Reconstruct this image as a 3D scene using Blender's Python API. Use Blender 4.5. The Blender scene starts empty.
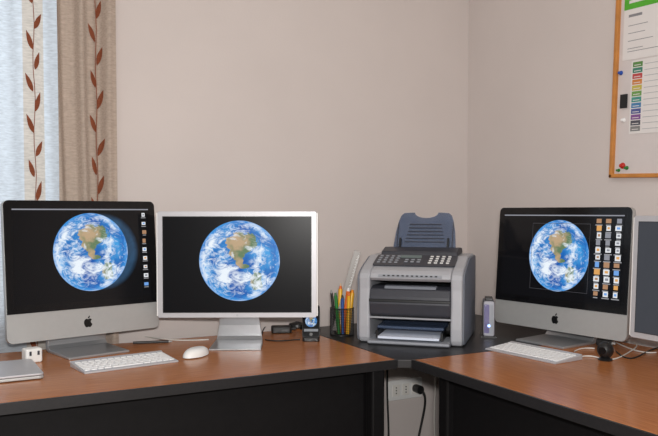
import bpy, bmesh, math, random
from mathutils import Matrix, Vector
random.seed(7)
sc=bpy.context.scene
sc.view_settings.view_transform='Standard'
COL=sc.collection
A=math.radians(27.9)
DZ=0.74            # desk height
HC=1.195           # eye height
BW=2.68; RW=2.13   # back wall y, right wall x

# ---------------------------------------------------------------- materials
def new_mat(name):
    m=bpy.data.materials.new(name); m.use_nodes=True
    nt=m.node_tree; b=nt.nodes['Principled BSDF']
    return m,nt,b
def mat(name,col,rough=0.5,metal=0.0,var=0.06,scale=30,bump=0.0,spec=0.5,alpha=None,emit=None,es=0,stretch=None,bscale=None):
    m,nt,b=new_mat(name)
    tc=nt.nodes.new('ShaderNodeTexCoord'); n=nt.nodes.new('ShaderNodeTexNoise')
    mp=nt.nodes.new('ShaderNodeMapping'); nt.links.new(tc.outputs['Object'],mp.inputs[0])
    if stretch: mp.inputs['Scale'].default_value=stretch
    nt.links.new(mp.outputs[0],n.inputs['Vector']); n.inputs['Scale'].default_value=scale; n.inputs['Detail'].default_value=4
    r=nt.nodes.new('ShaderNodeValToRGB')
    c1=[max(0,c*(1-var)) for c in col]; c2=[min(1,c*(1+var)) for c in col]
    r.color_ramp.elements[0].position=0.3; r.color_ramp.elements[1].position=0.7
    r.color_ramp.elements[0].color=(*c1,1); r.color_ramp.elements[1].color=(*c2,1)
    nt.links.new(n.outputs[0],r.inputs[0]); nt.links.new(r.outputs[0],b.inputs['Base Color'])
    b.inputs['Roughness'].default_value=rough; b.inputs['Metallic'].default_value=metal
    b.inputs['Specular IOR Level'].default_value=spec
    if alpha is not None: b.inputs['Alpha'].default_value=alpha
    if emit: b.inputs['Emission Color'].default_value=(*emit,1); b.inputs['Emission Strength'].default_value=es
    if bump:
        n2=nt.nodes.new('ShaderNodeTexNoise'); n2.inputs['Scale'].default_value=bscale or scale*4
        nt.links.new(tc.outputs['Object'],n2.inputs['Vector'])
        bp=nt.nodes.new('ShaderNodeBump'); bp.inputs['Strength'].default_value=bump; bp.inputs['Distance'].default_value=0.002
        nt.links.new(n2.outputs[0],bp.inputs['Height']); nt.links.new(bp.outputs[0],b.inputs['Normal'])
    return m
def srgb(r,g,b):
    f=lambda c:((c/255+0.055)/1.055)**2.4 if c/255>0.04045 else c/255/12.92
    return (f(r),f(g),f(b))
M_wall=mat('wall_paint',srgb(212,203,199),0.9,var=0.02,scale=3,bump=0.2,bscale=160,spec=0.15)
M_white=mat('white_plastic',srgb(236,236,234),0.4,var=0.02)
M_ceil=mat('ceiling_paint',srgb(235,232,226),0.95,var=0.02)
M_floor=mat('floor_tile',srgb(150,132,116),0.5,var=0.12,scale=4)
M_alu=mat('brushed_aluminium',srgb(186,187,186),0.38,metal=0.35,var=0.02,scale=60)
M_alu_l=mat('light_aluminium',srgb(190,190,194),0.42,metal=0.25,var=0.02,scale=60)
M_alu_foot=mat('stand_aluminium',srgb(180,182,185),0.3,metal=0.6,var=0.02,scale=60)
M_black=mat('black_glass',(0.006,0.006,0.007),0.12,var=0.1,spec=0.3)
M_blackp=mat('black_plastic',(0.012,0.012,0.013),0.4,var=0.1)
M_logo=mat('logo_black',(0.004,0.004,0.004),0.3)
M_desk_black=mat('black_laminate',(0.016,0.015,0.016),0.4,var=0.15,scale=120,bump=0.1)
M_panel=mat('dark_panel',(0.005,0.0045,0.005),0.6,var=0.15,scale=60,spec=.2)
M_key=mat('key_white',srgb(238,238,238),0.45,var=0.01)
M_cable_w=mat('white_cable',srgb(225,222,216),0.5)
M_cable_b=mat('black_cable',(0.01,0.01,0.01),0.5)

# wood
def wood(name,sc_):
    m,nt,b=new_mat(name)
    tc=nt.nodes.new('ShaderNodeTexCoord'); mp=nt.nodes.new('ShaderNodeMapping'); mp.inputs['Scale'].default_value=sc_
    n=nt.nodes.new('ShaderNodeTexNoise'); n.inputs['Scale'].default_value=7; n.inputs['Detail'].default_value=9; n.inputs['Distortion'].default_value=0.5
    r=nt.nodes.new('ShaderNodeValToRGB'); r.color_ramp.elements[0].position=0.28; r.color_ramp.elements[1].position=0.72
    r.color_ramp.elements[0].color=(*srgb(160,97,52),1); r.color_ramp.elements[1].color=(*srgb(190,123,72),1)
    nt.links.new(tc.outputs['Object'],mp.inputs[0]); nt.links.new(mp.outputs[0],n.inputs['Vector']); nt.links.new(n.outputs[0],r.inputs[0])
    nt.links.new(r.outputs[0],b.inputs['Base Color']); b.inputs['Roughness'].default_value=0.24; b.inputs['Specular IOR Level'].default_value=0.45
    return m
M_wood=wood('cherry_wood_laminate',(1.4,20,20))
mw2=wood('cherry_wood_laminate_lengthwise',(20,1.4,20))
M_woodf=mat('frame_wood',srgb(196,130,62),0.5,var=0.15,scale=20)

def fabric(name,col,transl,weave=500,alpha=1.0):
    m=bpy.data.materials.new(name); m.use_nodes=True; nt=m.node_tree
    for n in list(nt.nodes): nt.nodes.remove(n)
    out=nt.nodes.new('ShaderNodeOutputMaterial'); d=nt.nodes.new('ShaderNodeBsdfDiffuse'); t=nt.nodes.new('ShaderNodeBsdfTranslucent')
    mx=nt.nodes.new('ShaderNodeMixShader'); mx.inputs[0].default_value=transl
    tc=nt.nodes.new('ShaderNodeTexCoord'); n=nt.nodes.new('ShaderNodeTexNoise'); n.inputs['Scale'].default_value=weave/4; n.inputs['Detail'].default_value=3
    mp=nt.nodes.new('ShaderNodeMapping'); mp.inputs['Scale'].default_value=(0.3,1,1.6)
    r=nt.nodes.new('ShaderNodeValToRGB'); r.color_ramp.elements[0].position=.3; r.color_ramp.elements[1].position=.7
    r.color_ramp.elements[0].color=(*[c*.85 for c in col],1); r.color_ramp.elements[1].color=(*[min(1,c*1.1) for c in col],1)
    nt.links.new(tc.outputs['Object'],mp.inputs[0]); nt.links.new(mp.outputs[0],n.inputs['Vector']); nt.links.new(n.outputs[0],r.inputs[0])
    nt.links.new(r.outputs[0],d.inputs[0]); nt.links.new(r.outputs[0],t.inputs[0])
    nt.links.new(d.outputs[0],mx.inputs[1]); nt.links.new(t.outputs[0],mx.inputs[2]); nt.links.new(mx.outputs[0],out.inputs[0])
    return m
M_sheer=fabric('sheer_fabric',srgb(208,216,224),0.5)
M_sheer_band=fabric('sheer_band',srgb(206,200,192),0.35)
M_tan=fabric('tan_linen',srgb(184,168,155),0.10)
M_leaf=fabric('leaf_embroidery',srgb(138,80,58),0.1)

def earth_mat(name,cx,cz,r,bg=(0.003,0.003,0.004),strength=1.0,painted_reflection=0.0,spec=.25,rough=.12):
    m,nt,b=new_mat(name); L=nt.links
    def node(t): return nt.nodes.new(t)
    def mth(op,a,c=None,clamp=False):
        n=node('ShaderNodeMath'); n.operation=op; n.use_clamp=clamp
        for i,x in enumerate((a,c)):
            if x is None: continue
            if isinstance(x,(int,float)): n.inputs[i].default_value=x
            else: L.new(x,n.inputs[i])
        return n.outputs[0]
    tc=node('ShaderNodeTexCoord'); sp=node('ShaderNodeSeparateXYZ'); L.new(tc.outputs['Object'],sp.inputs[0])
    px=mth('DIVIDE',mth('SUBTRACT',sp.outputs[0],cx),r); pz=mth('DIVIDE',mth('SUBTRACT',sp.outputs[2],cz),r)
    r2=mth('ADD',mth('MULTIPLY',px,px),mth('MULTIPLY',pz,pz))
    py=mth('SQRT',mth('MAXIMUM',mth('SUBTRACT',1.0,r2),0.0))
    cb=node('ShaderNodeCombineXYZ'); L.new(px,cb.inputs[0]); L.new(pz,cb.inputs[1]); L.new(mth('ADD',py,0.3),cb.inputs[2])
    def noise(sc_,det,dist,off=0,rough=.5,scl=None):
        n=node('ShaderNodeTexNoise'); n.inputs['Scale'].default_value=sc_; n.inputs['Detail'].default_value=det; n.inputs['Distortion'].default_value=dist
        n.inputs['Roughness'].default_value=rough
        v=node('ShaderNodeMapping'); v.inputs['Location'].default_value=(off,off*.7,off*1.3)
        if scl: v.inputs['Scale'].default_value=scl
        L.new(cb.outputs[0],v.inputs['Vector']); L.new(v.outputs[0],n.inputs['Vector'])
        return n.outputs[0]
    def ramp(f,a,c,ca,cc):
        q=node('ShaderNodeValToRGB'); q.color_ramp.elements[0].position=a; q.color_ramp.elements[1].position=c
        q.color_ramp.elements[0].color=(*ca,1); q.color_ramp.elements[1].color=(*cc,1); L.new(f,q.inputs[0]); return q.outputs[0]
    def mix(f,a,c):
        q=node('ShaderNodeMix'); q.data_type='RGBA'
        L.new(f,q.inputs[0]) if not isinstance(f,float) else setattr(q.inputs[0],'default_value',f)
        for i,x in ((6,a),(7,c)):
            if isinstance(x,tuple): q.inputs[i].default_value=(*x,1)
            else: L.new(x,q.inputs[i])
        return q.outputs[2]
    ocean=ramp(noise(1.8,5,0.3,3.1),.35,.7,(0.008,0.10,0.42),(0.06,0.38,0.80))
    def blob(bx,bz,sx,sz,amp):
        dx=mth('DIVIDE',mth('SUBTRACT',px,bx),sx); dz=mth('DIVIDE',mth('SUBTRACT',pz,bz),sz)
        return mth('MULTIPLY',mth('SUBTRACT',1.0,mth('SQRT',mth('ADD',mth('MULTIPLY',dx,dx),mth('MULTIPLY',dz,dz)))),amp)
    bl=mth('MAXIMUM',mth('MAXIMUM',blob(.06,.44,.44,.27,1),blob(-.06,.20,.22,.20,1)),mth('MAXIMUM',mth('MAXIMUM',blob(.0,.0,.10,.13,1),blob(.12,-.14,.12,.06,1)),blob(.42,-.50,.15,.26,1)))
    landv=mth('ADD',bl,mth('MULTIPLY',mth('SUBTRACT',noise(4.5,9,0.2,5.7,.62),.5),1.3))
    landm=ramp(landv,.06,.12,(0,0,0),(1,1,1))
    land=ramp(mth('ADD',mth('MULTIPLY',px,-.45),noise(4,6,0.2,9.2)),.36,.62,(0.13,0.21,0.11),(0.50,0.36,0.22))
    base=mix(landm,ocean,land)
    cover=mth('MULTIPLY',mth('SUBTRACT',noise(1.7,3,0.3,7.7),.5),.75)
    away=mth('MAXIMUM',mth('MULTIPLY',blob(-.02,.28,.42,.36,1),-.18),-.13)
    away=mth('MINIMUM',away,.05)
    cl=mth('ADD',mth('ADD',noise(3.0,15,1.7,1.3,.72,(1,1.6,1)),cover),away)
    clm=ramp(cl,.475,.68,(0,0,0),(1,1,1))
    c2=mix(clm,base,(0.84,0.91,0.98))
    limb=ramp(r2,.74,1.0,(0,0,0),(0.6,0.6,0.6))
    c3=mix(limb,c2,(0.04,0.28,0.74))
    mask=ramp(r2,.985,1.01,(1,1,1),(0,0,0))
    fin=mix(mask,bg,c3)
    if painted_reflection:  # offset glass reflection of a globe, painted faintly into the screen colour
        gx=mth('DIVIDE',mth('SUBTRACT',sp.outputs[0],cx+painted_reflection),r); g2=mth('ADD',mth('MULTIPLY',gx,gx),mth('MULTIPLY',pz,pz))
        gm=ramp(g2,.75,1.02,(0.20,0.20,0.20),(0,0,0)); gi=mth('MULTIPLY',mth('MULTIPLY',gm,mth('SUBTRACT',1.0,mask)),mth('ADD',.35,mth('MULTIPLY',noise(3,8,1.0,4.4),1.3)))
        fin=mix(gi,fin,(0.10,0.30,0.6))
    b.inputs['Base Color'].default_value=(0.003,0.003,0.003,1); b.inputs['Roughness'].default_value=rough
    b.inputs['Specular IOR Level'].default_value=spec
    L.new(fin,b.inputs['Emission Color']); b.inputs['Emission Strength'].default_value=strength
    return m
def glow(name,col,s=1.0):
    return mat(name,(0.01,0.01,0.01),0.4,emit=col,es=s)
ICONS=[glow('icon_white',(0.75,0.77,0.8)),glow('icon_blue',(0.15,0.35,0.75)),glow('icon_brown',(0.4,0.22,0.12)),
       glow('icon_grey',(0.25,0.26,0.3)),glow('icon_orange',(0.7,0.35,0.1)),glow('icon_label',(0.30,0.30,0.32))]

# ---------------------------------------------------------------- mesh builder
def rrect(w,h,r,n=5,cx=0,cz=0):
    p=[]
    for (sx,sz,a0) in ((1,1,0),(-1,1,90),(-1,-1,180),(1,-1,270)):
        for i in range(n+1):
            a=math.radians(a0+90*i/n)
            p.append((cx+sx*(w/2-r)+r*math.cos(a),cz+sz*(h/2-r)+r*math.sin(a)))
    return p
class MB:
    def __init__(s): s.v=[];s.f=[];s.m=[]
    def add(s,vs,fs,mi=0,M=None):
        o=len(s.v)
        for v in vs: s.v.append(tuple(M@Vector(v)) if M else tuple(v))
        for f in fs: s.f.append([i+o for i in f]); s.m.append(mi)
        return s
    def box(s,cx,cy,cz,sx,sy,sz,mi=0,M=None):
        x,y,z=sx/2,sy/2,sz/2
        vs=[(cx+a*x,cy+b*y,cz+c*z) for a in(-1,1) for b in(-1,1) for c in(-1,1)]
        return s.add(vs,[(0,1,3,2),(4,6,7,5),(0,4,5,1),(2,3,7,6),(0,2,6,4),(1,5,7,3)],mi,M)
    def loft(s,rings,mi=0,M=None,caps=True):
        n=len(rings[0]); vs=[p for r in rings for p in r]; fs=[]
        for k in range(len(rings)-1):
            for i in range(n): fs.append((k*n+i,k*n+(i+1)%n,(k+1)*n+(i+1)%n,(k+1)*n+i))
        if caps: fs.append(list(range(n))[::-1]); fs.append([ (len(rings)-1)*n+i for i in range(n)])
        return s.add(vs,fs,mi,M)
    def prism(s,poly,axis,a,b,mi=0,M=None):
        f={'y':lambda p,t:(p[0],t,p[1]),'x':lambda p,t:(t,p[0],p[1]),'z':lambda p,t:(p[0],p[1],t)}[axis]
        return s.loft([[f(p,a) for p in poly],[f(p,b) for p in poly]],mi,M)
    def cyl(s,cx,cy,z0,z1,r,r2=None,n=24,mi=0,M=None,caps=True):
        r2=r if r2 is None else r2
        c=lambda R,z:[(cx+R*math.cos(2*math.pi*i/n),cy+R*math.sin(2*math.pi*i/n),z) for i in range(n)]
        return s.loft([c(r,z0),c(r2,z1)],mi,M,caps)
    def lathe(s,prof,cx=0,cy=0,n=28,mi=0,M=None):
        return s.loft([[(cx+R*math.cos(2*math.pi*i/n),cy+R*math.sin(2*math.pi*i/n),z) for i in range(n)] for R,z in prof],mi,M)
    def tube(s,p0,p1,r,n=10,mi=0,r2=None):
        p0=Vector(p0);p1=Vector(p1);d=p1-p0
        M=Matrix.Translation(p0)@d.to_track_quat('Z','Y').to_matrix().to_4x4()
        return s.cyl(0,0,0,d.length,r,r2,n,mi,M)
    def obj(s,name,mats,parent=None,loc=(0,0,0),rot=(0,0,0),bevel=0,smooth=False,recalc=True,seg=2):
        me=bpy.data.meshes.new(name); me.from_pydata(s.v,[],s.f)
        for m in (mats if isinstance(mats,(list,tuple)) else [mats]): me.materials.append(m)
        for p,mi in zip(me.polygons,s.m): p.material_index=mi
        if recalc:
            bm=bmesh.new(); bm.from_mesh(me); bmesh.ops.recalc_face_normals(bm,faces=bm.faces); bm.to_mesh(me); bm.free()
        if smooth:
            for p in me.polygons: p.use_smooth=True
        me.update()
        o=bpy.data.objects.new(name,me); COL.objects.link(o); o.location=loc; o.rotation_euler=rot
        if parent: o.parent=parent
        if bevel:
            b=o.modifiers.new('bevel','BEVEL'); b.width=bevel; b.segments=seg; b.limit_method='ANGLE'; b.angle_limit=math.radians(40); b.harden_normals=False
        if smooth:
            e=o.modifiers.new('split','EDGE_SPLIT'); e.split_angle=math.radians(38)
        return o
def thing(name,label,cat,loc,yaw=0,group=None):
    e=bpy.data.objects.new(name,None); COL.objects.link(e); e.empty_display_size=0.05
    e.location=loc; e.rotation_euler=(0,0,math.radians(yaw)); e['label']=label; e['category']=cat
    if group: e['group']=group
    return e
def tag(o,label,cat,group=None):
    o['label']=label;o['category']=cat
    if group:o['group']=group
    return o
def struct(o,label,cat): o['kind']='structure'; return tag(o,label,cat)
def cable(name,pts,r,m,label,parent=None):
    c=bpy.data.curves.new(name,'CURVE'); c.dimensions='3D'; c.bevel_depth=r; c.bevel_resolution=3; c.resolution_u=8
    sp=c.splines.new('NURBS'); sp.points.add(len(pts)-1)
    for p,q in zip(sp.points,pts): p.co=(*q,1)
    sp.order_u=4; sp.use_endpoint_u=True
    c.materials.append(m)
    t=bpy.data.objects.new(name,c); COL.objects.link(t)
    bpy.context.view_layer.update()
    me=bpy.data.meshes.new_from_object(t.evaluated_get(bpy.context.evaluated_depsgraph_get())); me.name=name
    bpy.data.objects.remove(t); o=bpy.data.objects.new(name,me); COL.objects.link(o)
    for p in me.polygons: p.use_smooth=True
    if parent: o.parent=parent
    else: tag(o,label,'cable')
    return o
def P(u,v,z=0.0):   # surveyed point on the desk top -> room coordinates
    Y=740*(HC-DZ-z)/(v-212); X=(u-329)/740*Y
    return (X*math.cos(A)+Y*math.sin(A), -X*math.sin(A)+Y*math.cos(A), DZ+z)

# ---------------------------------------------------------------- room
w=MB()
WX0,WX1,WZ0,WZ1=-1.0,0.42,0.85,2.25
XL=-2.6
w.box((WX1+RW+.1)/2,BW+.1,1.35,RW+.1-WX1,.2,2.7); w.box((XL+WX0)/2,BW+.1,1.35,WX0-XL,.2,2.7)
w.box((WX0+WX1)/2,BW+.1,WZ0/2,WX1-WX0,.2,WZ0); w.box((WX0+WX1)/2,BW+.1,(WZ1+2.7)/2,WX1-WX0,.2,2.7-WZ1)
struct(w.obj('wall_back',M_wall),'pale warm grey plastered wall with a window opening','wall')
struct(MB().box(RW+.1,(BW-2.2)/2,1.35,.2,BW+2.2,2.7).obj('wall_right',M_wall),'pale warm grey plastered wall','wall')
struct(MB().box((XL+RW)/2,(BW-2.2)/2,-.05,RW-XL+.4,BW+2.6,.1).obj('floor',M_floor),'brown tiled floor','floor')
struct(MB().box((XL+RW)/2,(BW-2.2)/2,2.75,RW-XL+.4,BW+2.6,.1).obj('ceiling',M_ceil),'white painted ceiling','ceiling')
wf=MB()
cx=(WX0+WX1)/2; cz=(WZ0+WZ1)/2; ww=WX1-WX0; wh=WZ1-WZ0
for x in (WX0+.03,WX1-.03,cx): wf.box(x,BW+.12,cz,.06,.06,wh)
for z in (WZ0+.03,WZ1-.03): wf.box(cx,BW+.12,z,ww,.06,.06)
struct(wf.obj('window_1',M_white,bevel=.004),'white framed casement window behind sheer curtains','window')

# ---------------------------------------------------------------- curtains
crnd=random.Random(11)
def curtain(name,label,x0,x1,yc,amp,wl,z0,z1,mats,band,vine_xs,gap=.15,phase=0.0,off=0,wob=0.0):
    def yf(x,z=1.4):
        xx=x+wob*math.sin(z*2.1+x*9)
        return yc+amp*math.sin(2*math.pi*xx/wl+phase)+amp*.45*math.sin(2*math.pi*xx/wl*2.3+1)+amp*.25*math.sin(2*math.pi*xx/wl*.41+2)
    nx=int((x1-x0)/.006); nz=24
    b=MB(); vs=[]
    for k in range(nz+1):
        for i in range(nx+1):
            x=x0+(x1-x0)*i/nx; z=z0+(z1-z0)*k/nz; vs.append((x,yf(x,z),z))
    for k in range(nz):
        for i in range(nx):
            xm=x0+(x1-x0)*(i+.5)/nx
            b.m.append(1 if band(xm) else 0); b.f.append([k*(nx+1)+i,k*(nx+1)+i+1,(k+1)*(nx+1)+i+1,(k+1)*(nx+1)+i])
    b.v=vs
    for vx in vine_xs:   # embroidered vine on the cloth
        z=z0+.1+off; side=1
        while z<z1-.1:
            ang=math.radians(crnd.uniform(58,72))
            L=crnd.uniform(.060,.072); Wd=.021
            pts=[]
            for t in range(0,9):
                s_=t/8; pts.append((s_*L, Wd*.5*math.sin(math.pi*s_**.8)))
            pts=pts+[(a,-c) for a,c in pts[::-1][1:-1]]
            poly=[]
            for a,c in pts:
                dx=a*math.cos(ang)-c*math.sin(ang); dz=a*math.sin(ang)+c*math.cos(ang)
                X=vx+side*(dx*.72+.003); poly.append((X,yf(X,z+dz)-.004,z+dz))
            b.add(poly,[list(range(len(poly)))],2)
            z+=gap*crnd.uniform(.43,.55); side=-side
        n=40
        for i in range(n):
            za=z0+.05+(z1-z0-.1)*i/n; zb=z0+.05+(z1-z0-.1)*(i+1)/n
            wa=vx+.003*math.sin(za*25); wb=vx+.003*math.sin(zb*25)
            b.add([(wa-.0012,yf(wa,za)-.003,za),(wa+.0012,yf(wa,za)-.003,za),(wb+.0012,yf(wb,zb)-.003,zb),(wb-.0012,yf(wb,zb)-.003,zb)],[(0,1,2,3)],2)
    o=b.obj(name,mats,recalc=False,smooth=False)
    for p in o.data.polygons:
        if p.material_index<2: p.use_smooth=True
    return tag(o,label,'curtain')
curtain('curtain','sheer pale curtain with a brown embroidered leaf vine',-1.0,.372,2.650,.006,.15,.25,2.38,[M_sheer,M_sheer_band,M_leaf],
        lambda x:.255<x<.325,[.292,-.05,-.5],wob=.02)
curtain('curtain','tan linen drape with embroidered brown leaves beside the window',.362,.555,2.630,.016,.098,.25,2.38,[M_tan,M_tan,M_leaf],
        lambda x:False,[.492],phase=.6,off=.04,wob=.012)
rod=thing('curtain_rod','dark metal curtain rod on the wall above the window','curtain rod',(-.2,2.63,2.4))
MB().tube((-.95,0,0),(.9,0,0),.011).obj('pole',M_blackp,rod,smooth=True)
for x in (-.9,.85): MB().tube((x,0,0),(x,.05,0),.008).obj('bracket',M_blackp,rod)

# ---------------------------------------------------------------- desks
TB=2.60
d=thing('desk','cherry wood desk with black edge and dark modesty panel','desk',(0,0,DZ))
t=MB(); t.box((-1.0+1.245)/2,(1.912+TB)/2,-.011,2.245,TB-1.912,.022); t.obj('desktop',M_wood,d,bevel=.003)
MB().box((-1.0+1.245)/2,1.9075,-.0135,2.245,.009,.027).box((-1.0+1.245)/2,(1.912+TB)/2,-.0245,2.245,TB-1.912,.005).obj('edge_band',M_desk_black,d)
MB().box(.09,1.985,-.30,2.17,.018,.54).obj('modesty_panel',M_panel,d)
for x in (-.98,1.183): MB().box(x,2.24,-.3835,.03,.60,.713).obj('leg',M_panel,d,bevel=.003)
for x in (-.98,1.183): MB().box(x,1.93,-.3835,.045,.04,.713).obj('leg_edge',M_panel,d,bevel=.006)
c=thing('corner_desk','black laminate corner top joining the two wooden desks','desk',(0,0,DZ))
MB().prism([(1.2475,1.905),(1.285,1.885),(2.12,1.885),(2.12,2.66),(1.2475,2.60)],'z',-.027,0).obj('desktop',M_desk_black,c,bevel=.003)
MB().box(2.06,2.60,-.3835,.05,.05,.713).obj('leg',M_blackp,c)
r_=thing('desk','cherry wood desk with black edge standing along the wall','desk',(0,0,DZ))
MB().box((1.295+2.12)/2,(.2+1.8825)/2,-.011,2.12-1.295,1.6825,.022).obj('desktop',mw2,r_,bevel=.003)
MB().box(1.2905,(.2+1.8825)/2,-.0135,.009,1.6825,.027).box((1.295+2.12)/2,(.2+1.8825)/2,-.0245,2.12-1.295,1.6825,.005).obj('edge_band',M_desk_black,r_)
MB().box(1.375,(.25+1.79)/2,-.30,.018,1.54,.54).obj('modesty_panel',M_panel,r_)
for y in (.24,1.80): MB().box(1.73,y,-.3835,.70,.03,.713).obj('leg',M_panel,r_,bevel=.003)
MB().box(1.362,1.80,-.3835,.04,.045,.713).obj('leg_edge',M_panel,r_,bevel=.006)

# ---------------------------------------------------------------- apple mark
APPLE=[(0,.27),(.06,.30),(.15,.335),(.25,.335),(.34,.29),(.41,.21),(.34,.15),(.295,.07),(.285,-.03),(.32,-.13),(.38,-.2),(.455,-.24),(.41,-.36),(.33,-.49),(.24,-.575),(.15,-.58),(.06,-.545),(0,-.535),(-.06,-.545),(-.15,-.58),(-.24,-.575),(-.34,-.47),(-.43,-.30),(-.475,-.1),(-.46,.08),(-.39,.22),(-.28,.31),(-.16,.335),(-.06,.30)]
LEAF=[(0,.36),(.0,.46),(.05,.56),(.13,.63),(.21,.66),(.21,.57),(.17,.47),(.1,.39)]
def icons(b,cols,rows,x0,z0,dx,dz,s,y,skip=0.0):
    for i in range(cols):
        for j in range(rows):
            if random.random()<skip: continue
            x=x0-i*dx+random.uniform(-.002,.002); z=z0-j*dz; k=random.choice([1,1,2,3,1,4,5,1])
            a=s*random.uniform(.40,.62); c_=s*random.uniform(.36,.52)
            b.add([(x-a,y,z-c_),(x+a,y,z-c_),(x+a,y,z+c_),(x-a,y,z+c_)],[(0,1,2,3)],k)
            if k==1: b.add([(x-a*.5,y-.0003,z-c_*.4),(x+a*.6,y-.0003,z-c_*.4),(x+a*.6,y-.0003,z+c_*.5),(x-a*.5,y-.0003,z+c_*.5)],[(0,1,2,3)],random.choice([2,3,4,5]))
            h=s*.09; zz=z-s*.74; w_=s*random.uniform(.4,.8)
            b.add([(x-w_,y,zz-h),(x+w_,y,zz-h),(x+w_,y,zz+h),(x-w_,y,zz+h)],[(0,1,2,3)],6)

def imac(label,loc,yaw,W,z0,z1,chin,earth,tilt,ic,painted_reflection=0.0,outline=False):
    e=thing('all_in_one_computer',label,'computer',loc,yaw)
    H=z1-z0; zc=(z0+z1)/2; rx=-math.radians(tilt); kw=dict(parent=e,loc=(0,0,zc),rot=(rx,0,0))
    b=MB(); rings=[]
    for (sx,sz,y,r) in ((1,1,.0,.018),(1,1,.016,.018),(.985,.98,.024,.018),(.86,.84,.038,.03),(.5,.5,.055,.04)):
        rings.append([(p[0],y,p[1]) for p in rrect(W*sx,H*sz,r)])
    b.loft(rings); b.obj('case',M_alu,smooth=True,**kw)
    gh=H-chin; gz=chin/2
    top=rrect(W-.003,gh,.017,5,0,gz)
    pol=[p for p in top if p[1]>gz]+[(-(W-.003)/2,gz-gh/2+.001),((W-.003)/2,gz-gh/2+.001)]
    MB().prism(pol,'y',-.003,0).obj('glass_front',M_black,**kw)
    sw=W-.052; sh=gh-.052
    s=MB(); s.add([(-sw/2,-.0036,gz-sh/2),(sw/2,-.0036,gz-sh/2),(sw/2,-.0036,gz+sh/2),(-sw/2,-.0036,gz+sh/2)],[(0,1,2,3)],0)
    s.add([(-sw/2,-.004,gz+sh/2-.004),(sw/2,-.004,gz+sh/2-.004),(sw/2,-.004,gz+sh/2),(-sw/2,-.004,gz+sh/2)],[(0,1,2,3)],4)
    icons(s,ic[0],ic[1],sw/2-.018,gz+sh/2-.02,ic[2],(sh-.03)/ic[1],ic[3],-.0044,ic[4])
    if outline:   # faint open window frame around the globe
        x0,x1,za,zb=-.115,.125,gz-sh/2+.03,gz+sh/2-.03
        for q in ((x0,x1,za,za+.0012),(x0,x1,zb-.0012,zb),(x0,x0+.0012,za,zb),(x1-.0012,x1,za,zb)):
            s.add([(q[0],-.0042,q[2]),(q[1],-.0042,q[2]),(q[1],-.0042,q[3]),(q[0],-.0042,q[3])],[(0,1,2,3)],7)
    em=earth_mat('screen_earth',earth[0],earth[1]-zc,earth[2],painted_reflection=painted_reflection)
    s.obj('screen',[em]+ICONS+[glow('faint_outline',(.06,.06,.07))],recalc=False,**kw)
    lg=MB(); S=.030
    lz=-H/2+chin/2
    lg.prism([(x*S,z*S+lz) for x,z in APPLE],'y',-.0012,.0002); lg.prism([(x*S,z*S+lz) for x,z in LEAF],'y',-.0012,.0002)
    lg.obj('logo',M_logo,**kw)
    st=MB(); prof=[(-.10,.0),(-.10,.007),(.06,.010),(.073,.022),(.062,.10),(.045,.26),(.058,.265),(.078,.10),(.092,.022),(.085,.004),(.07,0)]
    st.prism(prof,'x',-.10,.10); st.obj('stand',M_alu_foot,e,bevel=.002)
    return e
def cinema(label,loc,yaw,W,z0,z1,tilt,scr,name='monitor'):
    e=thing(name,label,'monitor',loc,yaw); H=z1-z0; zc=(z0+z1)/2; rx=-math.radians(tilt); kw=dict(parent=e,loc=(0,0,zc),rot=(rx,0,0))
    MB().loft([[(p[0],y,p[1]) for p in rrect(W*k,H*k,.006)] for k,y in ((.996,-.001),(1,.001),(1,.03),(.99,.034))]).obj('case',M_alu_l,smooth=True,**kw)
    bz=.019; sw=W-2*bz; sh=H-2*bz
    MB().box(0,-.0015,0,sw+.004,.002,sh+.004).obj('screen_bezel',M_blackp,**kw)
    s=MB().add([(-sw/2,-.003,-sh/2),(sw/2,-.003,-sh/2),(sw/2,-.003,sh/2),(-sw/2,-.003,sh/2)],[(0,1,2,3)])
    s.obj('screen',scr(zc),recalc=False,**kw)
    lg=MB(); S=.009
    lg.prism([(x*S,z*S-H/2+bz/2) for x,z in APPLE],'y',-.0018,0); lg.obj('logo',M_alu_foot,**kw)
    # foot plate and rising neck, the neck narrower toward the top
    b=MB(); rings=[]
    for (y0,z0_,y1,z1_,hw) in ((-.090,0,-.090,.005,.086),(.02,0,.02,.007,.084),(.068,.0,.062,.012,.080),(.082,.016,.070,.022,.078),(.082,.06,.070,.06,.072),(.058,.17,.046,.17,.062),(.046,.25,.034,.25,.06)):
        rings.append([(-hw,y0,z0_),(hw,y0,z0_),(hw,y1,z1_),(-hw,y1,z1_)])
    b.loft(rings); b.obj('stand',M_alu_foot,e,bevel=.0015)
    for x in (-W/2-.002,W/2+.002): MB().box(x,.015,0,.004,.028,H*.97).obj('side_trim',M_white,**kw)
    return e
imac('aluminium all-in-one computer showing a blue earth wallpaper and few icons',(.425,2.491,DZ),14.1,.51,.055,.492,.088,(.02,.325,.1275),4,(1,9,.04,.014,.0),painted_reflection=.04)
imac('aluminium all-in-one computer with three columns of desktop icons',(1.914,1.906,DZ),-82.3,.55,.04,.472,.085,(.0,.303,.125),4,(3,11,.037,.0185,.03),outline=True)
cinema('wide silver monitor displaying the earth on black',(.899,2.364,DZ),-27.9+1,.539,.096,.458,.4,
       lambda zc:earth_mat('screen_earth_wide',.008,.290-zc,.137,spec=.12,rough=.3))
M_greyscr=mat('grey_screen',(0.02,0.022,0.028),0.4,spec=.2,emit=(0.10,0.11,0.13),es=.35)
cinema('silver monitor with a dark grey screen next to the computer',(1.82,1.245,DZ),-90,.539,.085,.445,2,lambda zc:M_greyscr)

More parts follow.
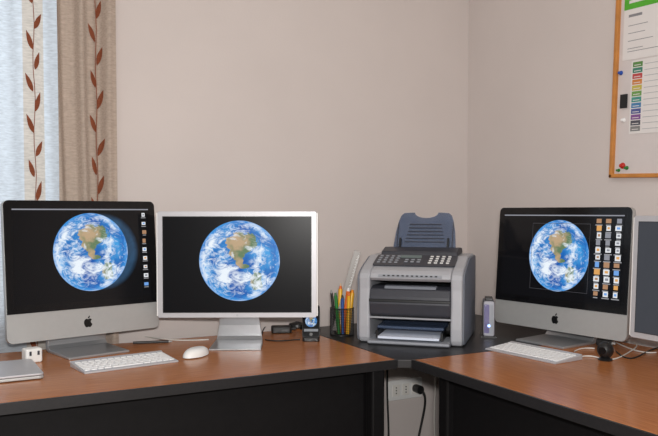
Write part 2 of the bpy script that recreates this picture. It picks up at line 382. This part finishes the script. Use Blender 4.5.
# ---------------------------------------------------------------- keyboards
KM={}
def keyboard(label,loc,yaw):
    e=thing('keyboard',label,'keyboard',loc,yaw)
    W,D=.286,.128
    prof=[(-D/2,0),(-D/2,.005),(D/2-.014,.014),(D/2-.004,.018),(D/2,.012),(D/2,0)]
    MB().prism(prof,'x',-W/2,W/2).obj('base',M_alu_l,e,bevel=.0015)
    rows=[[1]*14,[1]*12+[1.0,1.0],[1.4]+[1]*11+[1.6],[1.7]+[1]*10+[2.3-1+.0],[2.2]+[1]*9+[2.2],[1,1,1,1.2,5,1.2,1,1,1,1]]
    n=len(rows)
    for j,row in enumerate(rows):
        tot=sum(row); x=-W/2+.005; span=W-.010
        y=D/2-.022-j*(D-.030)/n-.002
        z=.0137-(D/2-.014-y)/(D-.014)*.009
        for wk in row:
            wpx=span*wk/tot; kw_=round(wpx-.0032,4)
            kh=.0078 if j==0 else .0132
            key=(kw_,kh)
            if key not in KM:
                o=MB().loft([[(p[0],p[1],zz) for p in rrect(kw_*k,kh*k,.0018,2)] for k,zz in ((1,0),(1,.002),(.94,.0028))]).obj('key',M_key,e)
                KM[key]=o.data
            else:
                o=bpy.data.objects.new('key',KM[key]); COL.objects.link(o); o.parent=e
            o.location=(x+wpx/2,y,z); o.rotation_euler=(math.radians(4),0,0)
            x+=wpx
    return e
keyboard('slim silver keyboard with white keys before the computer',(.490,2.228,DZ),9)
keyboard('slim silver keyboard with white keys lying near the wall corner',(1.675,1.775,DZ),-84)

# mouse
ms=thing('mouse','small white rounded computer mouse on the wooden desk','mouse',(*P(195,357)[:2],DZ),-55)
b=MB(); rings=[]
for k in range(0,9):
    a=k/8*math.pi/2; s_=math.cos(a)**.6 if k<8 else .02; z=.026*math.sin(a)
    rings.append([(.030*s_*math.cos(t)*1.0,.054*s_*math.sin(t)+.004*math.sin(a),.003+z) for t in [2*math.pi*i/28 for i in range(28)]])
b.loft(rings); b.obj('shell',M_white,ms,smooth=True)
MB().lathe([(.024,0),(.027,.004)]).obj('base',M_alu,ms)
MB().lathe([(.0035,0),(.003,.003)],0,.03,12).obj('scroll_ball',M_alu,ms,loc=(0,0,.020))

# ---------------------------------------------------------------- printer
pf=(1.429,2.106)
pc=(pf[0]+.175*.7071,pf[1]+.175*.7071)
pr=thing('printer','silver and charcoal multifunction laser printer on the black corner top','printer',(pc[0],pc[1],DZ),-45+0)
M_ps=mat('printer_silver',srgb(172,174,180),0.42,var=.02)
M_pl=mat('printer_light_grey',srgb(150,154,162),0.45,var=.02)
M_btn=mat('printer_button_grey',srgb(150,154,162),0.45,var=.02)
M_pd=mat('printer_charcoal',srgb(54,56,64),0.4,var=.05)
M_pdd=mat('printer_black',srgb(20,21,24),0.4,var=.05)
M_pside=mat('printer_side_grey',srgb(118,123,133),0.5,var=.03)
M_trans=mat('smoky_blue_plastic',srgb(80,96,124),0.2,alpha=.7,var=.05)
M_paper=mat('paper',srgb(215,224,240),0.8,var=.01)
M_lcd=glow('lcd_green',(0.25,0.3,0.28),.4)
side=[(-.160,.0),(-.176,.004),(-.184,.02),(-.187,.06),(-.184,.12),(-.180,.19),(-.182,.226),(-.174,.242),(-.158,.253),(-.13,.264),(-.02,.298),(.15,.30),(.168,.295),(.175,.28),(.175,0)]
CK=.140
for sgn in (-1,1):
    MB().prism(side,'x',sgn*CK,sgn*.180).obj('side_cheek',M_ps,pr,bevel=.008,seg=4)
    MB().prism([(y*.985,z*.97+.004) for y,z in side],'x',sgn*.180,sgn*.186).obj('side_panel',M_pside,pr,bevel=.003)
MB().box(0,.03,.012,2*CK,.28,.020).box(0,.10,.13,2*CK,.14,.22).obj('chassis',M_pdd,pr)
MB().prism([(-.165,.094),(-.186,.102),(-.192,.140),(-.188,.165),(-.178,.190),(-.14,.199),(-.02,.196),(-.02,.094)],'x',-CK,CK).obj('front_cover',M_pd,pr,bevel=.004)
MB().prism([(-.1915,.146),(-.1935,.148),(-.1930,.154),(-.190,.156)],'x',-CK,CK).obj('cover_line',M_pdd,pr)
MB().prism([(-.178,.1905),(-.172,.200),(-.15,.202),(-.14,.1995)],'x',-.09,.09).obj('tray_lip',M_pside,pr,bevel=.002)
MB().prism([(-.168,.218),(-.182,.228),(-.174,.242),(-.158,.253),(-.13,.262),(-.02,.296),(.16,.300),(.16,.235),(-.10,.218)],'x',-CK,CK).obj('scanner_head',M_ps,pr,bevel=.004)
sl=math.atan2(.296-.262,.11)
Mc=Matrix.Translation((0,-.075,.281))@Matrix.Rotation(sl,4,'X')
MB().prism(rrect(.290,.106,.010),'z',0,.004,0,Mc).obj('control_panel',M_pd,pr)
MB().box(-.02,.030,.006,.075,.018,.004,0,Mc).obj('display',M_lcd,pr)
for (bx,by,bw) in [(-.128+.021*i,.036-.021*j,.011) for i in range(4) for j in range(4)]+[(.055+.021*i,.036-.021*j,.011) for i in range(4) for j in range(4)]+[(-.03+.022*i,.002-.021*j,.012) for i in range(3) for j in range(2)]:
    MB().box(bx,by,.0050,bw,.0065,.003,0,Mc).obj('button',M_white if bx>.04 else M_btn,pr)
Mf=Matrix.Translation((0,-.1785,.235))@Matrix.Rotation(math.radians(60),4,'X')
MB().box(0,0,.001,.22,.009,.003,0,Mf).obj('front_strip',M_pl,pr)
for i in range(12): MB().box(-.09+.0164*i,0,.003,.008,.004,.002,0,Mf).obj('vent_hole',M_pdd,pr)
MB().prism([(-.01,.297),(-.004,.312),(.05,.325),(.13,.322),(.15,.300)],'x',-.14,.14).obj('feeder_cover',M_pd,pr,bevel=.004)
Mt=Matrix.Translation((0.005,.075,.315))@Matrix.Rotation(math.radians(-22),4,'X')
fs=[(-.118,0),(.118,0),(.112,.07),(.104,.115),(.096,.138),(.085,.147),(.060,.149)]+[(.045*math.cos(a),.149-.022*math.sin(a)) for a in [math.pi*i/10 for i in range(11)]]+[(-.060,.149),(-.085,.147),(-.096,.138),(-.104,.115),(-.112,.07)]
MB().prism(fs,'y',0,.003,0,Mt).obj('feeder_tray',M_trans,pr)
g=MB()
for k_ in range(6): g.box(0,-.002,.03+.014*k_,.15-.006*k_,.003,.003,0,Mt)
for x in (-.104,.104): g.box(x,-.002,.055,.003,.003,.10,0,Mt)
g.obj('tray_rib',M_pd,pr)
for x in (-.09,.09): MB().box(x,-.010,.02,.006,.02,.04,0,Mt).obj('paper_guide',M_pdd,pr)
MB().prism([(-.215,.006),(-.215,.014),(-.10,.022),(-.05,.022),(-.05,.0),(-.20,.0)],'x',-CK,CK).obj('input_tray',M_pl,pr,bevel=.002)
MB().prism([(-.207,.022),(-.207,.030),(-.04,.034),(-.04,.026)],'x',-.105,.105).obj('paper_stack',M_paper,pr)
MB().prism([(-.165,.050),(-.170,.054),(-.168,.060),(-.05,.066),(-.05,.052)],'x',-.115,.115).obj('slot_cover',M_trans,pr)
for x in (-.112,.112): MB().box(x,-.15,.033,.008,.08,.026).obj('paper_guide',M_pdd,pr)
MB().prism([(-.176,.086),(-.184,.089),(-.18,.093),(-.1,.093),(-.1,.086)],'x',-CK,CK).obj('slot_top',M_ps,pr)

# ---------------------------------------------------------------- pen cup and contents
cu=P(342,335); cx_,cy_=cu[0],cu[1]
cup=thing('pen_cup','black wire mesh pen cup beside the printer','pen holder',(cx_,cy_,DZ))
b=MB(); n=36; rws=16
vs=[(.043*math.cos(2*math.pi*i/n),.043*math.sin(2*math.pi*i/n),.003+.097*k/rws) for k in range(rws+1) for i in range(n)]
b.add(vs,[(k*n+i,k*n+(i+1)%n,(k+1)*n+(i+1)%n,(k+1)*n+i) for k in range(rws) for i in range(n)])
o=b.obj('mesh_wall',M_blackp,cup,recalc=False); wm=o.modifiers.new('w','WIREFRAME'); wm.thickness=.0024; wm.use_even_offset=False
MB().lathe([(.044,0),(.044,.004)]).obj('base',M_blackp,cup)
for z in (.1,.003):
    tr=MB(); R=.0435; N=32
    rings=[[( (R+.002*math.cos(t))*math.cos(a),(R+.002*math.cos(t))*math.sin(a),z+.002*math.sin(t)) for t in [2*math.pi*q/8 for q in range(8)]] for a in [2*math.pi*i/N for i in range(N+1)]]
    tr.loft(rings,caps=False); tr.obj('rim',M_blackp,cup,smooth=True)
def pen(name,label,col,bx,by,tx,ty,L,r=.0042,tip=(.9,.9,.9)):
    m=mat(label.split()[0]+'_pen',col,.35); m2=mat('tip_'+label.split()[0],tip,.35)
    p0=Vector((cx_+bx,cy_+by,DZ+.006)); d_=Vector((tx-bx,ty-by,.1)).normalized()
    e=thing(name,label,name,p0,0,'pens standing in the mesh cup')
    MB().tube((0,0,0),d_*L,r,10).obj('barrel',m,e,smooth=True)
    MB().tube(d_*L,d_*(L+.012),r*.8,10,0,r*.5).obj('end_cap',m2,e,smooth=True)
orange=srgb(230,112,28); yel=srgb(244,186,44)
pen('pen','orange plastic pen in the mesh cup',orange,.0,-.004,.012,-.010,.158,.0075)
pen('pen','thick yellow marker in the mesh cup',yel,.014,-.016,.030,-.012,.150,.009,srgb(240,150,20))
pen('pen','yellow pen with orange end in the cup',yel,-.006,.014,.002,.020,.162,.008,orange)
pen('pen','red pen standing in the mesh cup',srgb(200,50,30),.018,.005,.034,.006,.145,.006,(.02,.02,.02))
pen('pen','green felt pen in the mesh cup',srgb(50,130,60),-.017,-.008,-.028,-.010,.142,.0065,srgb(30,100,40))
pen('pen','blue ballpoint pen in the mesh cup',srgb(50,90,160),-.008,-.022,-.014,-.030,.135,.006,(.02,.02,.02))
pen('pen','black pen standing in the mesh cup',(0.02,.02,.02),-.012,.026,-.022,.030,.148,.005,(.3,.3,.3))
pen('pen','yellow highlighter with orange cap in the cup',yel,.008,-.030,.010,-.033,.142,.007,orange)
pen('pencil','tan wooden pencil in the mesh cup',srgb(200,150,90),.012,.024,.014,.032,.17,.0042,srgb(230,200,160))
rt=Vector((math.cos(A),-math.sin(A),0))
rl=thing('ruler','grey plastic ruler leaning out of the pen cup','ruler',Vector((cx_,cy_,DZ+.012))-rt*.024+Vector((math.sin(A),math.cos(A),0))*.006,0,'pens standing in the mesh cup')
rl.rotation_euler=(math.radians(-3),math.radians(15.5),-A)
M_rul=mat('ruler_plastic',srgb(128,122,116),.35)
MB().box(0,0,.155,.026,.002,.31).obj('blade',M_rul,rl,bevel=.0005)
tk=MB()
for i in range(58): tk.box(.0085 if i%2 else .0075,-.0014,.008+i*.005,.005 if i%2 else .009,.0006,.0014)
tk.obj('tick_marks',M_white,rl)

# ---------------------------------------------------------------- phone in dock
ph=thing('smartphone','black smartphone standing upright in a small dark dock','phone',(*P(311,341)[:2],DZ),-27.9)
MB().prism(rrect(.060,.050,.008),'z',0,.014).obj('dock',M_blackp,ph,bevel=.002)
k=dict(parent=ph,loc=(0,0.003,.069),rot=(math.radians(-15),0,0))
MB().prism(rrect(.062,.116,.009),'y',0,.011).obj('body',M_blackp,**k,bevel=.001)
MB().prism(rrect(.059,.113,.008),'y',-.001,.0).obj('front_glass',M_black,**k)
s=MB().add([(-.025,-.0014,-.037),(.025,-.0014,-.037),(.025,-.0014,.037),(-.025,-.0014,.037)],[(0,1,2,3)])
s.add([(-.025,-.0016,.027),(.025,-.0016,.027),(.025,-.0016,.037),(-.025,-.0016,.037)],[(0,1,2,3)],1)
s.add([(-.025,-.0016,-.037),(.025,-.0016,-.037),(.025,-.0016,-.028),(-.025,-.0016,-.028)],[(0,1,2,3)],1)
s.obj('screen',[earth_mat('phone_earth',0,0,.021,strength=.8),glow('phone_bar',(.10,.11,.13))],recalc=False,**k)
MB().prism([(.006*math.cos(i*.524),.006*math.sin(i*.524)-.047) for i in range(12)],'y',-.0018,-.001).obj('home_button',M_blackp,**k)

# ---------------------------------------------------------------- small things
q=P(281,333)
ad=thing('power_adapter','black power adapter lying behind the monitor','adapter',(q[0],q[1],DZ),-20)
MB().prism(rrect(.075,.045,.008),'z',0,.026).obj('case',M_blackp,ad,bevel=.004); MB().tube((.037,0,.013),(.055,0,.013),.005).obj('plug',M_blackp,ad)
q=P(297,328)
hb=thing('usb_hub','round black hub with cables on the desk','hub',(q[0],q[1],DZ))
MB().lathe([(.030,0),(.034,.006),(.032,.016),(.012,.022)]).obj('case',M_blackp,hb,smooth=True); MB().lathe([(.010,.022),(.008,.024)]).obj('button',M_pd,hb)
hd=thing('external_drive','slim upright silver and violet external drive by the printer','hard drive',(*P(489.5,338)[:2],DZ),-38)
M_pur=mat('violet_face',srgb(90,84,120),.3,emit=srgb(80,80,190),es=.08)
M_hd=mat('drive_grey',srgb(150,150,158),.4,metal=.3,var=.02)
MB().prism(rrect(.040,.128,.008,4,0,.070),'y',-.012,.10).obj('case',M_hd,hd,bevel=.003)
MB().prism(rrect(.018,.105,.004,4,-.008,.070),'y',-.0145,-.011).obj('front_face',M_pur,hd)
MB().prism(rrect(.010,.105,.003,4,.010,.070),'y',-.0145,-.011).obj('vent_strip',M_pl,hd)
MB().box(0,.04,.003,.055,.10,.006).obj('foot',M_blackp,hd)
MB().box(0,-.0155,.045,.008,.002,.008).obj('indicator_light',glow('blue_led',(.3,.5,1),4),hd)
MB().box(0,.03,.139,.028,.05,.012).obj('top_cap',M_blackp,hd,bevel=.002)
wc=thing('usb_plug_adapter','white cube power plug under the computer','adapter',(.248,2.395,DZ),14)
MB().box(0,0,.022,.05,.04,.044).obj('case',M_white,wc,bevel=.006,seg=3)
for x in (-.012,.012): MB().box(x,-.021,.03,.006,.003,.012).obj('slot',M_pd,wc)
lp=thing('laptop','closed silver laptop at the end of the desk','laptop',(.085,2.245,DZ),2)
MB().prism(rrect(.325,.23,.012),'z',.002,.010).obj('base',M_alu,lp,bevel=.002)
MB().prism(rrect(.325,.23,.012),'z',.0112,.017).obj('lid',M_alu_l,lp,bevel=.002)
MB().prism(rrect(.319,.224,.012),'z',.0095,.0115).obj('seam',M_blackp,lp)
for x in(-.14,.14):
    for y in(-.09,.09): MB().cyl(x,y,0,.003,.006).obj('foot',M_blackp,lp)
wb=thing('webcam','small black round webcam on the wooden desk','webcam',(*P(607,361)[:2],DZ),-70)
MB().lathe([(.020,0),(.022,.004),(.012,.010)]).obj('foot',M_blackp,wb,smooth=True)
b=MB(); b.lathe([(.024*math.sin(math.pi*(i+.3)/12.6)+.0005,.032-.026*math.cos(math.pi*(i+.3)/12.6)) for i in range(13)]); b.obj('ball',M_blackp,wb,smooth=True)
MB().tube((0,-.022,.033),(0,-.029,.033),.011,16).obj('lens',M_black,wb)
bb=thing('usb_stick','small black adapter lying beside the cables','adapter',(*P(606,346)[:2],DZ),-60)
MB().box(0,0,.011,.05,.03,.022).obj('case',M_blackp,bb,bevel=.004); MB().box(.03,0,.011,.012,.014,.006).obj('plug',M_alu,bb)
def dp(u,v,z=.003): return P(u,v,z)
cable('cable',[dp(118,334),dp(150,337),dp(165,341),dp(190,341),dp(208,340)],.002,M_cable_w,'thin white cable lying on the desk behind the monitor')
cable('cable',[dp(160,334),dp(172,332),dp(185,331),dp(205,326),dp(212,322,.02)],.0022,M_cable_w,'white cable curving up behind the silver monitor')
cable('cable',[dp(265,340),dp(278,343),dp(290,340),dp(300,340)],.0022,M_cable_b,'black cable between adapter and phone dock')
cable('cable',[dp(262,334),dp(262,328),dp(272,322),dp(290,322),dp(305,323),dp(320,330)],.0022,M_cable_b,'black cable looping around the adapter on the desk')
cable('cable',[dp(575,360),dp(590,353),dp(610,366),dp(632,352),dp(645,344),dp(625,340)],.0022,M_cable_w,'white cable looping on the desk beside the computer')
cable('cable',[dp(615,342),dp(625,346),dp(640,355),dp(658,353)],.0022,M_cable_w,'white cable looping on the desk under the monitor')
cable('cable',[dp(576,352),dp(580,349),dp(588,348),dp(596,349)],.002,M_cable_w,'white keyboard cable running to the adapter')
cable('cable',[dp(618,352,.003),dp(626,360),dp(640,360),dp(650,350),dp(665,347)],.0022,M_cable_b,'black webcam cable on the desk')
pn=thing('pen','black pen lying on the desk next to the monitor','pen',(*P(150,344)[:2],DZ+.005),-15)
MB().tube((-.06,0,0),(.06,0,0),.0045).obj('barrel',M_blackp,pn,smooth=True); MB().tube((.06,0,0),(.072,0,0),.004,10,0,.001).obj('tip',M_alu,pn)

# ---------------------------------------------------------------- notice board on right wall
nb=thing('notice_board','wood framed white notice board hanging on the wall','notice board',(RW,1.862,1.317),-90)
nb.rotation_euler=(0,math.radians(2.0),math.radians(-90))
BWd,BH,fr=.62,.92,.014
for (x,z,sx,sz) in ((BWd/2,fr/2,BWd,fr),(BWd/2,BH-fr/2,BWd,fr),(fr/2,BH/2,fr,BH),(BWd-fr/2,BH/2,fr,BH)):
    MB().box(x,-.012,z,sx,.022,sz).obj('frame',M_woodf,nb,bevel=.003)
M_board=mat('board_face',srgb(214,206,204),.6,var=.02)
MB().box(BWd/2,-.005,BH/2,BWd-.01,.008,BH-.01).obj('panel',M_board,nb)
M_green=mat('green_print',srgb(84,176,48),.6); M_txt=mat('text_grey',srgb(140,140,144),.7); M_bp=mat('printed_paper',srgb(228,224,222),.8,var=.01)
M_txtl=mat('text_faint_grey',srgb(176,176,180),.7)
def nxz(b,x0,x1,z0,z1,y,mi): b.add([(x0,y,z0),(x1,y,z0),(x1,y,z1),(x0,y,z1)],[(0,1,2,3)],mi)
nb_m=Matrix.LocRotScale(nb.location,nb.rotation_euler,None)
def paper(name,label,ox,oz,w_,h_,build,mats):
    b=MB(); b.box(w_/2,0,h_/2,w_,.0012,h_); build(b,w_,h_)
    o=b.obj(name,[M_bp]+mats,recalc=False)
    o.location=nb_m@Vector((ox,-.0105,oz)); o.rotation_euler=nb.rotation_euler
    return tag(o,label,'paper')
rnd=random.Random(3)
def sheet(b,w_,h_):
    nxz(b,0,w_,h_-.098,h_,-.001,1)
    nxz(b,.02,.11,h_-.078,h_-.068,-.0014,0)
    z=h_-.125
    nxz(b,.02,.075,z,z+.009,-.001,2); z-=.03
    while z>.02:
        nxz(b,.02,.02+rnd.uniform(.15,.4)*(w_-.04),z,z+.0022,-.001,2); z-=rnd.choice([.010,.010,.026])
paper('poster','white printed sheet with a green header on the notice board',.030,.405,.42,.27,sheet,[M_green,M_txt])
cols=[srgb(90,140,70),srgb(60,130,110),srgb(190,70,70),srgb(210,130,60),srgb(200,184,80),srgb(110,160,80),srgb(70,150,140),srgb(70,130,180),srgb(80,90,150),srgb(130,80,150),srgb(80,80,90),srgb(130,130,130)]
cm=[mat('list_colour',c_,.6) for c_ in cols]
def lst(b,w_,h_):
    n=12
    for i in range(n):
        z=h_-.006-(i+1)*(h_-.012)/n; nxz(b,.006,.046,z+.003,z+(h_-.012)/n,-.001,i+1)
        nxz(b,.012,.039,z+.008,z+.0105,-.0014,0)
        nxz(b,.054,.054+rnd.uniform(.4,.9)*(w_-.07),z+.008,z+.010,-.001,13)
paper('leaflet','white leaflet with a column of coloured entries',.070,.150,.21,.25,lst,cm+[M_txtl])
cd=MB().box(0,0,0,.030,.004,.048).obj('card',M_pdd,bevel=.001); cd.location=nb_m@Vector((.046,-.0145,.265)); cd.rotation_euler=nb.rotation_euler; tag(cd,'small black tag pinned to the notice board','card')
def magnet(x,z,c_,label,r=.009):
    e=thing('push_pin',label,'pin',nb_m@Vector((x,-.010,z)),0,'pins on the notice board'); e.rotation_euler=nb.rotation_euler
    m=mat(label.split()[0]+'_pin',c_,.3)
    MB().lathe([(r,0),(r*.9,.004),(r*.5,.008)],0,0,16,0,Matrix.Rotation(math.radians(90),4,'X')).obj('head',m,e,smooth=True)
    MB().lathe([(r*.5,.008),(r*.6,.012),(r*.3,.0135)],0,0,16,0,Matrix.Rotation(math.radians(90),4,'X')).obj('grip',m,e,smooth=True)
magnet(.026,.365,srgb(40,80,170),'blue pin on the board frame edge',.008)
magnet(.046,.20,srgb(240,240,240),'white pin on the notice board',.008)
magnet(.050,.042,srgb(190,40,30),'red round magnet near the board corner',.011)
magnet(.068,.034,srgb(40,120,50),'green round magnet near the board corner',.007)
magnet(.034,.026,srgb(40,120,50),'green small magnet near the board corner',.006)

# ---------------------------------------------------------------- power outlet under desk
po=thing('power_outlet','white wall outlet with black plugs and hanging cables','outlet',(1.79,BW,.425))
MB().prism(rrect(.175,.088,.008),'y',-.012,0).obj('cover_plate',M_white,po,bevel=.003)
for x in (-.050,0,.050): MB().prism(rrect(.036,.05,.004,3,x,0),'y',-.015,-.011).obj('socket',M_ceil,po,bevel=.001)
for x in (-.050,0,):
    for z in (-.012,0,.012): MB().tube((x,-.0158,z),(x,-.014,z),.003).obj('hole',M_blackp,po)
MB().tube((.050,-.015,0),(.050,-.055,0),.018,16).obj('plug',M_blackp,po,smooth=True)
cable('cable',[(1.84,BW-.058,.425),(1.84,BW-.085,.42),(1.86,BW-.07,.37),(1.83,BW-.06,.25),(1.80,BW-.06,.1),(1.75,BW-.08,.006)],.005,M_cable_b,'black power cable hanging from the wall outlet')
cable('cable',[(1.90,BW-.02,.70),(1.91,BW-.03,.62),(1.895,BW-.09,.52),(1.92,BW-.05,.38),(1.91,BW-.05,.2),(1.93,BW-.08,.006)],.004,M_cable_w,'white power cable hanging under the corner desk')
cable('cable',[(1.69,BW-.03,.70),(1.68,BW-.04,.6),(1.67,BW-.04,.4),(1.69,BW-.05,.2),(1.64,BW-.08,.006)],.004,M_cable_b,'black cable hanging down the wall below the desk')

# ---------------------------------------------------------------- lights
def area(name,loc,target,size,energy,col):
    l=bpy.data.lights.new(name,'AREA'); l.shape='RECTANGLE'; l.size=size[0]; l.size_y=size[1]; l.energy=energy; l.color=col
    o=bpy.data.objects.new(name,l); COL.objects.link(o); o.location=loc
    o.rotation_euler=(Vector(target)-Vector(loc)).to_track_quat('-Z','Y').to_euler(); return o
area('ceiling_bounce_fill',(.2,.2,2.55),(1.1,2.3,.9),(1.6,1.2),20,(1,.96,.92))  # added overhead fill standing in for flash bounced off the ceiling
area('camera_flash',(.0,-.05,1.32),(1.2,2.4,.85),(.14,.06),37,(1,.97,.94))
area('window_daylight',(-.3,3.3,1.6),(-.1,2.6,1.4),(1.6,1.5),18,(.88,.95,1))
wd=bpy.data.worlds.new('world'); sc.world=wd; wd.use_nodes=True
wd.node_tree.nodes['Background'].inputs[0].default_value=(.84,.85,.87,1); wd.node_tree.nodes['Background'].inputs[1].default_value=.36

# ---------------------------------------------------------------- camera
cam=bpy.data.cameras.new('camera'); co=bpy.data.objects.new('camera',cam); COL.objects.link(co); sc.camera=co
co.location=(0,0,HC); co.rotation_euler=(math.radians(88),0,-A)
cam.lens=740/658*36; cam.sensor_width=36; cam.shift_y=.0304; cam.clip_start=.05
